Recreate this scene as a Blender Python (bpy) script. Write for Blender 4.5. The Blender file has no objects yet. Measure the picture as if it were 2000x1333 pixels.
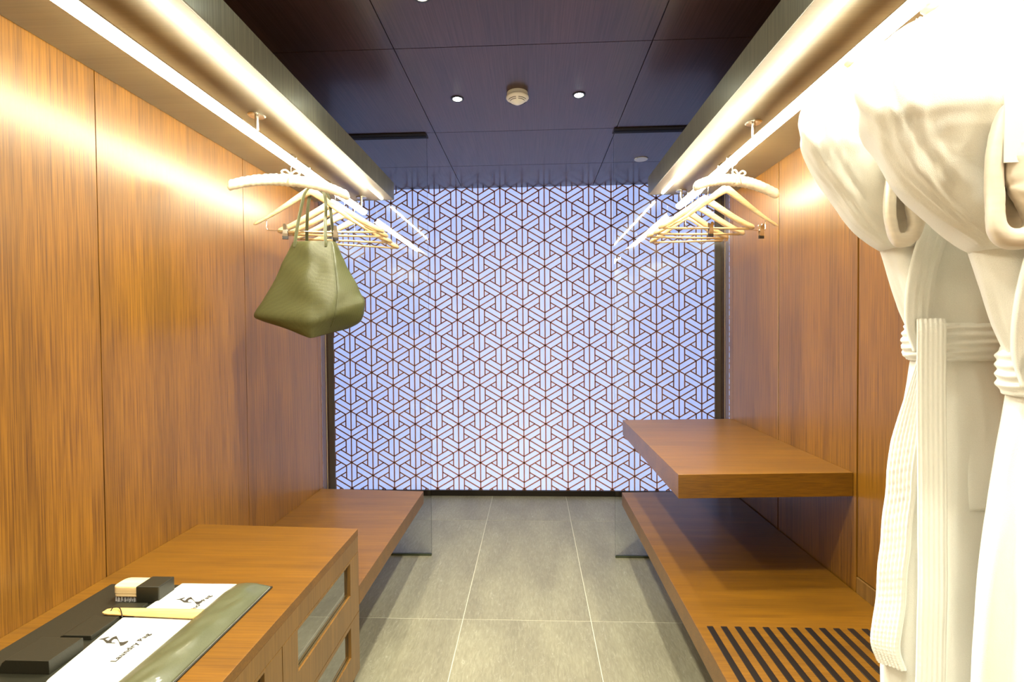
import bpy, bmesh, math, random
from mathutils import Vector, Matrix, noise
import numpy as np
random.seed(7)
PI = math.pi
sc = bpy.context.scene
C = sc.collection
# ------------------------------------------------------------------ camera
H = 1.3528
cam_d = bpy.data.cameras.new('camera'); cam = bpy.data.objects.new('camera', cam_d); C.objects.link(cam)
cam_d.sensor_fit = 'HORIZONTAL'; cam_d.sensor_width = 36.0
cam_d.lens = 952.9 / 2000 * 36.0
cam_d.clip_start = 0.05
def cam_rot(yaw, pitch, roll):
    m = Matrix.Rotation(yaw, 3, 'Z') @ Matrix.Rotation(pitch, 3, 'X') @ Matrix.Rotation(roll, 3, 'Y')
    X, Y, Z = m.col
    b = Matrix((X, Z, -Y)).transposed()     # blender camera axes: x right, y up, -z forward
    return b.to_4x4()
cam.matrix_world = Matrix.Translation((0, 0, H)) @ cam_rot(math.radians(2.4208), math.radians(-1.1049), math.radians(0.4901))
sc.camera = cam
# ------------------------------------------------------------------ light and exposure
sc.view_settings.view_transform = 'Standard'
sc.view_settings.look = 'None'
sc.view_settings.gamma = 1.0
sc.view_settings.use_curve_mapping = False
sc.view_settings.exposure = 1.0
w = bpy.data.worlds.new('world'); sc.world = w; w.use_nodes = True
w.node_tree.nodes['Background'].inputs['Color'].default_value = (1.0, 0.95, 0.85, 1)
w.node_tree.nodes['Background'].inputs['Strength'].default_value = 0.25
ROD_E = 40.0          # LED clothes rods
STRIP_E = 20.0        # LED strips under the hat shelves
PANEL_E = 0.50        # backlit lattice wall
SPOT_W = 30.0         # ceiling downlights
WARM = (1.0, 0.92, 0.68)
# ------------------------------------------------------------------ materials
MATS = {}
def mat(name, col, rough=0.5, metal=0.0, coat=0.0, sheen=0.0, emit=None, es=0.0, spec=0.5):
    m = bpy.data.materials.new(name); m.use_nodes = True
    p = m.node_tree.nodes['Principled BSDF']
    p.inputs['Base Color'].default_value = (*col, 1)
    p.inputs['Roughness'].default_value = rough
    p.inputs['Metallic'].default_value = metal
    p.inputs['Coat Weight'].default_value = coat
    p.inputs['Sheen Weight'].default_value = sheen
    p.inputs['Specular IOR Level'].default_value = spec
    if emit:
        p.inputs['Emission Color'].default_value = (*emit, 1); p.inputs['Emission Strength'].default_value = es
    MATS[name] = m
    return m
def nd(m, t, **kw):
    n = m.node_tree.nodes.new(t)
    for k, v in kw.items():
        if k in n.inputs.keys(): n.inputs[k].default_value = v
        else: setattr(n, k, v)
    return n
def lk(m, a, b): m.node_tree.links.new(a, b)
def ramp(m, stops):
    r = nd(m, 'ShaderNodeValToRGB')
    e = r.color_ramp.elements
    while len(e) < len(stops): e.new(0.5)
    for i, (p, c) in enumerate(stops): e[i].position = p; e[i].color = (*c, 1)
    return r
def wood(name, light, dark, grain=(160, 160, 3.0), rough=0.33, coat=0.3, coat_rough=0.2, bump=0.12, band=(7, 7, 0.5), lo=0.34, hi=0.62):
    m = mat(name, light, rough, coat=coat)
    p = m.node_tree.nodes['Principled BSDF']
    p.inputs['Coat Roughness'].default_value = coat_rough
    tc = nd(m, 'ShaderNodeTexCoord'); oi = nd(m, 'ShaderNodeObjectInfo')
    ad = nd(m, 'ShaderNodeVectorMath', operation='MULTIPLY_ADD'); ad.inputs[1].default_value = (1, 1, 1)
    cmb = nd(m, 'ShaderNodeCombineXYZ')
    mul = nd(m, 'ShaderNodeMath', operation='MULTIPLY'); mul.inputs[1].default_value = 9.0
    lk(m, oi.outputs['Random'], mul.inputs[0])
    for k in range(3): lk(m, mul.outputs[0], cmb.inputs[k])
    lk(m, tc.outputs['Object'], ad.inputs[0]); lk(m, cmb.outputs[0], ad.inputs[2])
    def nz(scale, detail, rgh):
        mp = nd(m, 'ShaderNodeMapping'); mp.inputs['Scale'].default_value = scale
        lk(m, ad.outputs[0], mp.inputs['Vector'])
        n = nd(m, 'ShaderNodeTexNoise'); n.inputs['Scale'].default_value = 1.0
        n.inputs['Detail'].default_value = detail; n.inputs['Roughness'].default_value = rgh
        lk(m, mp.outputs[0], n.inputs['Vector']); return n
    g = nz(grain, 3.0, 0.6); b = nz(band, 3.0, 0.55)
    r1 = ramp(m, [(lo, dark), (hi, light)])
    lk(m, g.outputs['Fac'], r1.inputs[0])
    r2 = ramp(m, [(0.3, (0.80, 0.78, 0.76)), (0.7, (1.12, 1.1, 1.06))])
    lk(m, b.outputs['Fac'], r2.inputs[0])
    mx = nd(m, 'ShaderNodeMix', data_type='RGBA', blend_type='MULTIPLY'); mx.inputs[0].default_value = 1.0
    lk(m, r1.outputs[0], mx.inputs[6]); lk(m, r2.outputs[0], mx.inputs[7])
    lk(m, mx.outputs[2], p.inputs['Base Color'])
    bp = nd(m, 'ShaderNodeBump'); bp.inputs['Strength'].default_value = bump; bp.inputs['Distance'].default_value = 0.002
    lk(m, g.outputs['Fac'], bp.inputs['Height']); lk(m, bp.outputs[0], p.inputs['Normal'])
    return m
def noisy(m, scale, amt, bump=0.0, dist=0.001, detail=3.0, coord='Object', sub=(1, 1, 1)):
    p = m.node_tree.nodes['Principled BSDF']
    base = tuple(p.inputs['Base Color'].default_value)[:3]
    tc = nd(m, 'ShaderNodeTexCoord'); mp = nd(m, 'ShaderNodeMapping'); mp.inputs['Scale'].default_value = sub
    lk(m, tc.outputs[coord], mp.inputs[0])
    n = nd(m, 'ShaderNodeTexNoise'); n.inputs['Scale'].default_value = scale; n.inputs['Detail'].default_value = detail
    lk(m, mp.outputs[0], n.inputs['Vector'])
    if amt:
        r = ramp(m, [(0.3, tuple(c * (1 - amt) for c in base)), (0.7, tuple(min(1, c * (1 + amt)) for c in base))])
        lk(m, n.outputs['Fac'], r.inputs[0]); lk(m, r.outputs[0], p.inputs['Base Color'])
    if bump:
        b = nd(m, 'ShaderNodeBump'); b.inputs['Strength'].default_value = bump; b.inputs['Distance'].default_value = dist
        lk(m, n.outputs['Fac'], b.inputs['Height']); lk(m, b.outputs[0], p.inputs['Normal'])
    return m
W_L, W_D = (0.255, 0.110, 0.006), (0.105, 0.040, 0.002)
wall_wood = wood('wall_veneer', W_L, W_D, grain=(330, 330, 4.0), band=(9, 9, .5), rough=0.42, coat=0.55, coat_rough=0.29)
top_wood = wood('bench_veneer', (0.170, 0.072, 0.0015), (0.112, 0.044, 0.001), grain=(4.0, 260, 260), band=(1.5, 16, 16), rough=0.42, coat=0.3, coat_rough=0.22)
cab_wood = wood('cabinet_veneer', (0.21, 0.108, 0.022), (0.12, 0.056, 0.011), grain=(330, 330, 4), rough=0.4, coat=0.3, coat_rough=0.25)
ceil_wood = wood('ceiling_veneer', (0.070, 0.033, 0.028), (0.036, 0.016, 0.013), grain=(170, 3, 60), band=(3, .6, 3), rough=0.36, coat=0.30, coat_rough=0.15, bump=0.05)
shelf_wood = wood('shelf_veneer', (0.19, 0.145, 0.085), (0.16, 0.12, 0.070), grain=(3, 300, 300), band=(.5, 5, 5), rough=0.36, coat=0.1, coat_rough=0.3, bump=0.04)
fascia_wood = wood('fascia_veneer', (0.17, 0.165, 0.11), (0.10, 0.095, 0.062), grain=(200, 200, 4), band=(4, 4, 1), rough=0.35, coat=0.3, coat_rough=0.2, bump=0.06)
pale_wood = wood('pale_wood', (0.86, 0.68, 0.42), (0.76, 0.56, 0.29), grain=(6, 90, 90), band=(2, 20, 20), rough=0.3, coat=0.4, coat_rough=0.12, bump=0.03)
horn_wood = wood('horn_wood', (0.85, 0.55, 0.20), (0.72, 0.42, 0.13), grain=(8, 90, 90), band=(2, 20, 20), rough=0.32, coat=0.4, coat_rough=0.12, bump=0.02)
beech = wood('brush_wood', (0.85, 0.68, 0.40), (0.72, 0.54, 0.28), grain=(8, 90, 90), band=(2, 20, 20), rough=0.45, coat=0.1, bump=0.02)
dark_gap = mat('dark_gap', (0.012, 0.008, 0.006), 0.8)
brass = mat('brass', (0.80, 0.55, 0.18), 0.28, metal=1.0)
steel = mat('brushed_steel', (0.72, 0.69, 0.62), 0.25, metal=1.0)
chrome = mat('chrome', (0.85, 0.83, 0.78), 0.12, metal=1.0)
black_metal = mat('dark_bronze', (0.035, 0.028, 0.022), 0.35, metal=0.6)
frame_grey = mat('frame_grey', (0.20, 0.185, 0.18), 0.4)
rubber = mat('black_rubber', (0.012, 0.009, 0.008), 0.28, coat=0.2)
white_plastic = mat('white_plastic', (0.80, 0.78, 0.72), 0.4)
tile_m = mat('stone_tile', (0.2, 0.19, 0.165), 0.42)
grout_m = mat('grout', (0.55, 0.52, 0.42), 0.8)
leather = noisy(mat('black_leather', (0.017, 0.0165, 0.010), 0.40, coat=0.05), 420, 0.15, 0.25, 0.0006)
pocket_l = noisy(mat('grey_leather', (0.078, 0.082, 0.042), 0.30, coat=0.2), 420, 0.12, 0.18, 0.0005)
olive = mat('olive_leather', (0.155, 0.165, 0.085), 0.40)
cotton = noisy(mat('white_cotton', (0.60, 0.595, 0.54), 0.85), 900, 0.03, 0.15, 0.0004)
ink = mat('ink', (0.03, 0.024, 0.015), 0.7)
terry = noisy(mat('white_terry', (0.88, 0.875, 0.82), 0.9, sheen=0.4), 950, 0.04, 0.45, 0.0014, detail=4)
waffle = mat('white_waffle_band', (0.88, 0.875, 0.82), 0.85, sheen=0.2)
satin = noisy(mat('cream_satin', (0.80, 0.72, 0.60), 0.42, sheen=0.3), 30, 0.05, 0.25, 0.002, sub=(1, 1, 6))
pad_satin = noisy(mat('padded_satin', (0.86, 0.78, 0.62), 0.45, sheen=0.3), 60, 0.04, 0.3, 0.002)
bristle_m = mat('grey_bristle', (0.62, 0.62, 0.64), 0.6)
card_m = mat('white_card', (0.86, 0.84, 0.80), 0.6)
dark_green = mat('channel_rubber', (0.05, 0.06, 0.03), 0.4)
lattice_m = mat('lattice_bronze', (0.60, 0.25, 0.15), 0.45)
near_wall = mat('near_wall_paint', (0.45, 0.36, 0.26), 0.7)
panel_m = mat('backlit_panel', (0.60, 0.60, 0.62), 0.35, emit=(0.36, 0.50, 1.0), es=PANEL_E)
rod_m = mat('led_diffuser', (0.9, 0.9, 0.85), 0.4, emit=WARM, es=ROD_E)
strip_m = mat('led_strip', (0.9, 0.9, 0.85), 0.4, emit=WARM, es=STRIP_E)
spot_m = mat('lamp_lens', (0.9, 0.9, 0.9), 0.3, emit=(0.9, 1.0, 0.78), es=45)
def glass_mat(name, col, ior=1.5, rough=0.0):
    m = mat(name, col, rough)
    p = m.node_tree.nodes['Principled BSDF']
    p.inputs['Transmission Weight'].default_value = 1.0; p.inputs['IOR'].default_value = ior
    return m
glass = glass_mat('clear_glass', (0.97, 0.99, 0.98), 1.5)
# drawer glass is dark tinted
tint = mat('tinted_glass', (0.010, 0.012, 0.009), 0.05, coat=1.0, spec=1.0)
tint.node_tree.nodes['Principled BSDF'].inputs['IOR'].default_value = 1.9
tint.node_tree.nodes['Principled BSDF'].inputs['Coat Roughness'].default_value = 0.02
# tile material: fine pale veins running down the room
def tile_nodes():
    m = tile_m; p = m.node_tree.nodes['Principled BSDF']
    tc = nd(m, 'ShaderNodeTexCoord'); oi = nd(m, 'ShaderNodeObjectInfo')
    cmb = nd(m, 'ShaderNodeCombineXYZ'); mul = nd(m, 'ShaderNodeMath', operation='MULTIPLY'); mul.inputs[1].default_value = 20
    lk(m, oi.outputs['Random'], mul.inputs[0]); lk(m, mul.outputs[0], cmb.inputs[0]); lk(m, mul.outputs[0], cmb.inputs[1])
    ad = nd(m, 'ShaderNodeVectorMath', operation='ADD'); lk(m, tc.outputs['Object'], ad.inputs[0]); lk(m, cmb.outputs[0], ad.inputs[1])
    def nz(scale, rot, detail, dist=0.0):
        mp = nd(m, 'ShaderNodeMapping'); mp.inputs['Scale'].default_value = scale; mp.inputs['Rotation'].default_value = (0, 0, rot)
        lk(m, ad.outputs[0], mp.inputs[0])
        n = nd(m, 'ShaderNodeTexNoise'); n.inputs['Scale'].default_value = 1; n.inputs['Detail'].default_value = detail; n.inputs['Distortion'].default_value = dist
        lk(m, mp.outputs[0], n.inputs['Vector']); return n
    a = nz((110, 22, 1), 0.12, 5, 0.8); b = nz((5, 1.6, 1), 0.1, 4, 0.4); c = nz((26, 5, 1), 0.1, 3, 1.6)
    r1 = ramp(m, [(0.30, (0.195, 0.180, 0.120)), (0.55, (0.232, 0.215, 0.148)), (0.78, (0.285, 0.268, 0.190))])
    lk(m, a.outputs['Fac'], r1.inputs[0])
    r2 = ramp(m, [(0.3, (0.82, 0.80, 0.80)), (0.7, (1.18, 1.18, 1.16))]); lk(m, b.outputs['Fac'], r2.inputs[0])
    mx = nd(m, 'ShaderNodeMix', data_type='RGBA', blend_type='MULTIPLY'); mx.inputs[0].default_value = 1
    lk(m, r1.outputs[0], mx.inputs[6]); lk(m, r2.outputs[0], mx.inputs[7])
    r3 = ramp(m, [(0.495, (0, 0, 0)), (0.5, (0.16, 0.16, 0.15)), (0.51, (0, 0, 0))]); lk(m, c.outputs['Fac'], r3.inputs[0])
    mx2 = nd(m, 'ShaderNodeMix', data_type='RGBA', blend_type='ADD'); mx2.inputs[0].default_value = 0.6
    lk(m, mx.outputs[2], mx2.inputs[6]); lk(m, r3.outputs[0], mx2.inputs[7])
    lk(m, mx2.outputs[2], p.inputs['Base Color'])
    bp = nd(m, 'ShaderNodeBump'); bp.inputs['Strength'].default_value = 0.15; bp.inputs['Distance'].default_value = 0.002
    lk(m, a.outputs['Fac'], bp.inputs['Height']); lk(m, bp.outputs[0], p.inputs['Normal'])
tile_nodes()
# olive bag: perforated leather grain
def olive_nodes():
    m = olive; p = m.node_tree.nodes['Principled BSDF']
    tc = nd(m, 'ShaderNodeTexCoord')
    v = nd(m, 'ShaderNodeTexVoronoi'); v.inputs['Scale'].default_value = 190; v.inputs['Randomness'].default_value = 0.15
    lk(m, tc.outputs['Object'], v.inputs['Vector'])
    r = ramp(m, [(0.0, (0.028, 0.029, 0.010)), (0.32, (0.064, 0.066, 0.022)), (1.0, (0.076, 0.078, 0.028))])
    lk(m, v.outputs['Distance'], r.inputs[0]); lk(m, r.outputs[0], p.inputs['Base Color'])
    b = nd(m, 'ShaderNodeBump'); b.inputs['Strength'].default_value = 0.3; b.inputs['Distance'].default_value = 0.0015
    lk(m, v.outputs['Distance'], b.inputs['Height']); lk(m, b.outputs[0], p.inputs['Normal'])
olive_nodes()

# ------------------------------------------------------------------ helpers
def tag(o, label=None, cat=None, group=None, kind=None):
    if label: o['label'] = label
    if cat: o['category'] = cat
    if group: o['group'] = group
    if kind: o['kind'] = kind
    return o
def link(name, me, m, parent=None, origin=None):
    o = bpy.data.objects.new(name, me); C.objects.link(o)
    if m is not None and not me.materials: me.materials.append(m)
    if parent is not None:
        o.parent = parent
        if origin is None: o.location = -world_loc(parent)
        else: o.location = origin
    elif origin is not None: o.location = origin
    return o
def world_loc(p):
    v = Vector(p.location)
    while p.parent is not None:
        p = p.parent; v = v + Vector(p.location)
    return v
def empty(name, loc):
    o = bpy.data.objects.new(name, None); C.objects.link(o); o.location = loc; o.empty_display_size = 0.05
    return o
class MB:
    """collects shapes into one mesh (world coordinates)"""
    def __init__(s): s.v = []; s.f = []
    def add(s, vs, fs):
        b = len(s.v); s.v += [tuple(v) for v in vs]; s.f += [tuple(b + i for i in f) for f in fs]; return s
    def box(s, x0, x1, y0, y1, z0, z1):
        return s.add([(x0,y0,z0),(x1,y0,z0),(x1,y1,z0),(x0,y1,z0),(x0,y0,z1),(x1,y0,z1),(x1,y1,z1),(x0,y1,z1)],
                     [(0,3,2,1),(4,5,6,7),(0,1,5,4),(1,2,6,5),(2,3,7,6),(3,0,4,7)])
    def prism(s, quad, z0, z1):
        n = len(quad)
        vs = [(x, y, z0) for x, y in quad] + [(x, y, z1) for x, y in quad]
        fs = [tuple(range(n-1, -1, -1)), tuple(range(n, 2*n))] + [(i, (i+1) % n, n+(i+1) % n, n+i) for i in range(n)]
        return s.add(vs, fs)
    def tube(s, pts, r, n=10, caps=True, rx=None):
        pts = [Vector(p) for p in pts]; N = len(pts); R = r if hasattr(r, '__len__') else [r]*N
        vs = []; up = None
        for i, p in enumerate(pts):
            t = (pts[min(i+1, N-1)] - pts[max(i-1, 0)]).normalized()
            if up is None: up = Vector((0, 0, 1)) if abs(t.z) < 0.9 else Vector((1, 0, 0))
            a = t.cross(up).normalized(); b = a.cross(t).normalized(); up = b
            for k in range(n):
                q = 2*PI*k/n
                vs.append(p + a*math.cos(q)*R[i]*(rx or 1.0) + b*math.sin(q)*R[i])
        fs = [(i*n+k, i*n+(k+1) % n, (i+1)*n+(k+1) % n, (i+1)*n+k) for i in range(N-1) for k in range(n)]
        if caps: fs += [tuple(range(n-1, -1, -1)), tuple((N-1)*n+k for k in range(n))]
        return s.add(vs, fs)
    def lathe(s, prof, c, n=32):
        vs = [(c[0]+r*math.cos(2*PI*k/n), c[1]+r*math.sin(2*PI*k/n), c[2]+z) for r, z in prof for k in range(n)]
        fs = [(i*n+k, i*n+(k+1) % n, (i+1)*n+(k+1) % n, (i+1)*n+k) for i in range(len(prof)-1) for k in range(n)]
        fs += [tuple(range(n-1, -1, -1)), tuple((len(prof)-1)*n+k for k in range(n))]
        return s.add(vs, fs)
    def build(s, name, m, parent=None, smooth=False, bevel=0.0, solid=0.0, sub=0, angle=None):
        me = bpy.data.meshes.new(name)
        org = Vector((0, 0, 0))
        if parent is None:
            a = np.array(s.v); org = Vector(((a[:,0].min()+a[:,0].max())/2, (a[:,1].min()+a[:,1].max())/2, a[:,2].min()))
        me.from_pydata([tuple(Vector(v) - org) for v in s.v], [], s.f)
        bm = bmesh.new(); bm.from_mesh(me); bmesh.ops.recalc_face_normals(bm, faces=bm.faces); bm.to_mesh(me); bm.free()
        if smooth: me.shade_smooth()
        o = link(name, me, m, parent, None if parent is not None else org)
        if bevel:
            b = o.modifiers.new('bevel', 'BEVEL'); b.width = bevel; b.segments = 2; b.limit_method = 'ANGLE'
        if solid:
            b = o.modifiers.new('solid', 'SOLIDIFY'); b.thickness = solid; b.offset = 0
        if sub:
            b = o.modifiers.new('sub', 'SUBSURF'); b.levels = sub; b.render_levels = sub
        if angle is not None and smooth:
            me.shade_auto_smooth if False else None
        return o
def box(name, m, x0, x1, y0, y1, z0, z1, parent=None, bevel=0.0015):
    return MB().box(x0, x1, y0, y1, z0, z1).build(name, m, parent, bevel=bevel)
def nz3(x, y, z): return noise.noise(Vector((x, y, z)))
def interp(keys, t):
    ks = sorted(keys)
    xs = [k[0] for k in ks]
    out = []
    for j in range(1, len(ks[0])):
        ys = [k[j] for k in ks]
        # monotone-ish smooth (cosine eased catmull) interpolation
        if t <= xs[0]: out.append(ys[0]); continue
        if t >= xs[-1]: out.append(ys[-1]); continue
        i = max(q for q in range(len(xs)-1) if xs[q] <= t)
        h = xs[i+1]-xs[i]; u = (t-xs[i])/h
        m0 = (ys[i+1]-ys[i-1])/(xs[i+1]-xs[i-1])*h if i > 0 else ys[i+1]-ys[i]
        m1 = (ys[i+2]-ys[i])/(xs[i+2]-xs[i])*h if i+2 < len(xs) else ys[i+1]-ys[i]
        out.append((2*u**3-3*u*u+1)*ys[i] + (u**3-2*u*u+u)*m0 + (-2*u**3+3*u*u)*ys[i+1] + (u**3-u*u)*m1)
    return out
def loft(keys, z0, z1, nz, ns, xf, disp=None, n=2.3, cap=True):
    """keys: (z, left, right, front, back); sections are super-ellipses between those limits"""
    mb = MB(); vs = []
    for i in range(nz+1):
        z = z0 + (z1-z0)*i/nz
        l, r, f, b = interp(keys, z)
        cx, a = (l+r)/2, abs(r-l)/2; cy, d = (f+b)/2, abs(b-f)/2
        for k in range(ns):
            q = 2*PI*k/ns
            cc, ss = math.cos(q), math.sin(q)
            ex = math.copysign(abs(cc)**(2/n), cc); ey = math.copysign(abs(ss)**(2/n), ss)
            dx = dy = dz = 0
            if disp:
                t = disp(q, z)
                dd = t if not isinstance(t, tuple) else t[0]
                if isinstance(t, tuple): dz = t[1]
                nn = Vector((ex/max(a, .01), ey/max(d, .01))).normalized()
                dx, dy = nn.x*dd, nn.y*dd
            vs.append(xf(cx+a*ex+dx, cy+d*ey+dy, z+dz))
    fs = [(i*ns+k, i*ns+(k+1) % ns, (i+1)*ns+(k+1) % ns, (i+1)*ns+k) for i in range(nz) for k in range(ns)]
    if cap: fs += [tuple(range(ns-1, -1, -1)), tuple(nz*ns+k for k in range(ns))]
    mb.add(vs, fs); return mb
def ribbon(path, widths, wdir, thick, xf, nacross=12, ridge=None):
    """cloth band: path points, width direction per point, solid thickness, ridged across"""
    mb = MB(); N = len(path); vs = []
    for side in (0, 1):
        for i, p in enumerate(path):
            p = Vector(p); t = (Vector(path[min(i+1, N-1)]) - Vector(path[max(i-1, 0)])).normalized()
            wd = Vector(wdir[i] if isinstance(wdir, list) else wdir).normalized(); nn = t.cross(wd).normalized()
            wv = widths[i] if hasattr(widths, '__len__') else widths
            for k in range(nacross+1):
                u = k/nacross - 0.5
                edge = math.sqrt(max(0.0, 1-(2*u)**6))
                off = thick*0.5*edge*(1 if side == 0 else -1)
                if ridge: off += ridge(u, i/(N-1))*edge
                q = p + wd*u*wv + nn*off
                vs.append(xf(*q))
    m_ = nacross+1; fs = []
    for side in (0, 1):
        b = side*N*m_
        for i in range(N-1):
            for k in range(nacross):
                fs.append((b+i*m_+k, b+i*m_+k+1, b+(i+1)*m_+k+1, b+(i+1)*m_+k))
    b = N*m_
    for i in range(N-1):
        for k in (0, nacross): fs.append((i*m_+k, (i+1)*m_+k, b+(i+1)*m_+k, b+i*m_+k))
    for i in (0, N-1):
        for k in range(nacross): fs.append((i*m_+k, i*m_+k+1, b+i*m_+k+1, b+i*m_+k))
    mb.add(vs, fs); return mb
def bez(pts, n):
    """smooth path through points"""
    keys = [(i/(len(pts)-1), *p) for i, p in enumerate(pts)]
    return [tuple(interp(keys, i/n)) for i in range(n+1)]

# ------------------------------------------------------------------ room
XL, XR = -1.285, 1.152
ZC = 2.530
YW = 2.975      # closet walls end here
YB = 4.0        # lattice wall
YN = -0.9       # wall behind the photographer
XBL, XBR = -1.70, 1.51
# floor
fl = tag(MB().box(XBL-.05, XBR+.05, YN, YB+.05, -0.06, -0.0012).build('floor', grout_m), 'grey stone tile floor with pale grout lines', kind='structure')
xs = [XBL] + [-.338+.6*k for k in range(-2, 4) if XBL < -.338+.6*k < XBR] + [XBR]
ys = [YN, -.14, 1.06, 2.26, 3.46, YB]
for i in range(len(xs)-1):
    for j in range(len(ys)-1):
        g = .0017
        MB().box(xs[i]+g, xs[i+1]-g, ys[j]+g, ys[j+1]-g, -0.010, 0.0).build('floor_tile', tile_m, fl, bevel=0.0008)
# ceiling
ce = tag(MB().box(XBL-.05, XBR+.05, YN, YB+.05, ZC+.012, ZC+.06).build('ceiling', dark_gap), 'dark brown veneer panel ceiling with thin joints', kind='structure')
cx = [XBL, -.566, .496, XBR]; cy = [YN, .83, 2.025, 2.879, 3.466, YB]
for i in range(3):
    for j in range(5):
        MB().box(cx[i]+.002, cx[i+1]-.002, cy[j]+.002, cy[j+1]-.002, ZC, ZC+.012).build('ceiling_panel', ceil_wood, ce)
# closet walls made of veneer panels
wl = tag(MB().box(XL-.06, XL-.012, YN, YW, 0, ZC).build('wall_left', dark_gap), 'brown veneer panelled wall of the left closet', kind='structure')
wr = tag(MB().box(XR+.012, XR+.06, YN, YW, 0, ZC).build('wall_right', dark_gap), 'brown veneer panelled wall of the right closet', kind='structure')
for a, b in [(YN, -.06), (-.06, .67), (.67, 1.40), (1.40, 2.135), (2.135, 2.86), (2.86, YW)]:
    MB().box(XL-.012, XL, a+.0016, b-.0016, 0.0, ZC).build('wall_panel', wall_wood, wl)
for a, b in [(YN, -.50), (-.50, .07), (.07, .64), (.64, 1.20), (1.20, 1.776), (1.782, 2.337), (2.343, 2.86), (2.86, YW)]:
    z0 = 0.47 if b <= 1.78 else 0.0
    MB().box(XR, XR+.012, a+.0016, b-.0016, z0, ZC).build('wall_panel', wall_wood, wr)
tag(box('baseboard_right', cab_wood, XR-.004, XR+.012, YN, 1.776, .405, .466), 'veneer upstand strip above the right bench', kind='structure')
tag(box('trim_1', brass, XR-.001, XR+.004, 2.3375, 2.3425, .834, ZC, bevel=0), 'slim brass inlay between right wall panels', kind='structure')
tag(box('trim_2', brass, XL-.012, XL+.002, YW, YW+.008, 0, ZC, bevel=0), 'slim brass edge at the end of the left wall', kind='structure')
tag(box('trim_3', brass, XR-.002, XR+.012, YW, YW+.006, 0, ZC, bevel=0), 'slim brass edge at the end of the right wall', kind='structure')
# side walls of the passage beyond the glass
tag(MB().box(XBL-.05, XBL, YW, YB, 0, ZC).box(XBL-.05, XL-.0605, YW-.03, YW, 0, ZC).build('wall_far_left', ceil_wood), 'dark veneer side wall beyond the left glass', kind='structure')
tag(MB().box(XBR, XBR+.05, YW, YB, 0, ZC).box(XR+.0605, XBR+.05, YW-.03, YW, 0, ZC).build('wall_far_right', ceil_wood), 'dark veneer side wall beyond the right glass', kind='structure')
tag(box('wall_near', near_wall, XBL, XBR, YN-.05, YN, 0, ZC, bevel=0), 'plain wall at the camera end', kind='structure')
# lattice wall
wb = tag(MB().box(XBL-.05, XBR+.05, YB+.02, YB+.07, 0, ZC).build('wall_back', dark_gap), 'luminous white end wall covered by a bronze star lattice', kind='structure')
PX0, PX1, PZ0, PZ1 = -1.655, 1.464, .045, ZC
box('backlit_panel', panel_m, PX0, PX1, YB+.002, YB+.019, PZ0, PZ1, wb, bevel=0)
box('side_frame', frame_grey, PX0-.05, PX0, YB-.010, YB+.019, 0, ZC, wb)
box('side_frame', frame_grey, PX1, PX1+.05, YB-.010, YB+.019, 0, ZC, wb)
box('plinth', black_metal, PX0-.05, PX1+.05, YB-.02, YB+.019, 0, PZ0, wb)
def lattice():
    mb = MB(); DX, DZ = .18015, .215; x0, z0 = -.258, 1.667
    lw = .0098; T = .0025
    hw = lw/2
    segs = set()
    def seg(a, b):
        (ax, az), (bx, bz) = a, b
        # clip to the panel
        t0, t1 = 0., 1.; dx, dz = bx-ax, bz-az
        for p, q in ((-dx, ax-PX0), (dx, PX1-ax), (-dz, az-PZ0), (dz, PZ1-az)):
            if abs(p) < 1e-9:
                if q < 0: return
            else:
                r = q/p
                if p < 0: t0 = max(t0, r)
                else: t1 = min(t1, r)
        if t0 >= t1: return
        a = (ax+dx*t0, az+dz*t0); b = (ax+dx*t1, az+dz*t1)
        key = (round(a[0], 3), round(a[1], 3), round(b[0], 3), round(b[1], 3))
        if key in segs: return
        segs.add(key)
        L = math.hypot(b[0]-a[0], b[1]-a[1])
        if L < .002: return
        nx, nzv = -(b[1]-a[1])/L*hw, (b[0]-a[0])/L*hw
        q = [(a[0]+nx, a[1]+nzv), (b[0]+nx, b[1]+nzv), (b[0]-nx, b[1]-nzv), (a[0]-nx, a[1]-nzv)]
        vs = [(x, YB+.003, z) for x, z in q] + [(x, YB+.003-T, z) for x, z in q]
        mb.add(vs, [(4, 5, 6, 7), (0, 1, 5, 4), (1, 2, 6, 5), (2, 3, 7, 6), (3, 0, 4, 7)])
    for i in range(-10, 12):
        x = x0 + i*DX
        for j in range(-10, 6):
            z = z0 + j*DZ - (DZ/2 if i % 2 else 0)
            A = (x, z); B = (x, z-DZ); Cc = (x-DX, z-DZ/2); D = (x+DX, z-DZ/2)
            seg(B, A); seg(A, Cc); seg(A, D)
            for tri in ((A, B, Cc), (A, B, D)):
                g = ((tri[0][0]+tri[1][0]+tri[2][0])/3, (tri[0][1]+tri[1][1]+tri[2][1])/3)
                # barycentric offset of the flank lines
                k = 0.246
                for s in range(3):
                    P, Q, R = tri[s], tri[(s+1) % 3], tri[(s+2) % 3]
                    # line parallel to PQ at barycentric R = k ; from side PR to the inner vertex (bary P = k)
                    a = (P[0]*(1-k)+R[0]*k, P[1]*(1-k)+R[1]*k)
                    b = (P[0]*k+Q[0]*(1-2*k)+R[0]*k, P[1]*k+Q[1]*(1-2*k)+R[1]*k)
                    seg(a, b)
    o = mb.build('lattice', lattice_m, wb); tag(o, kind='stuff'); o['label'] = 'reddish bronze star lattice bars'
lattice()

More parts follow.
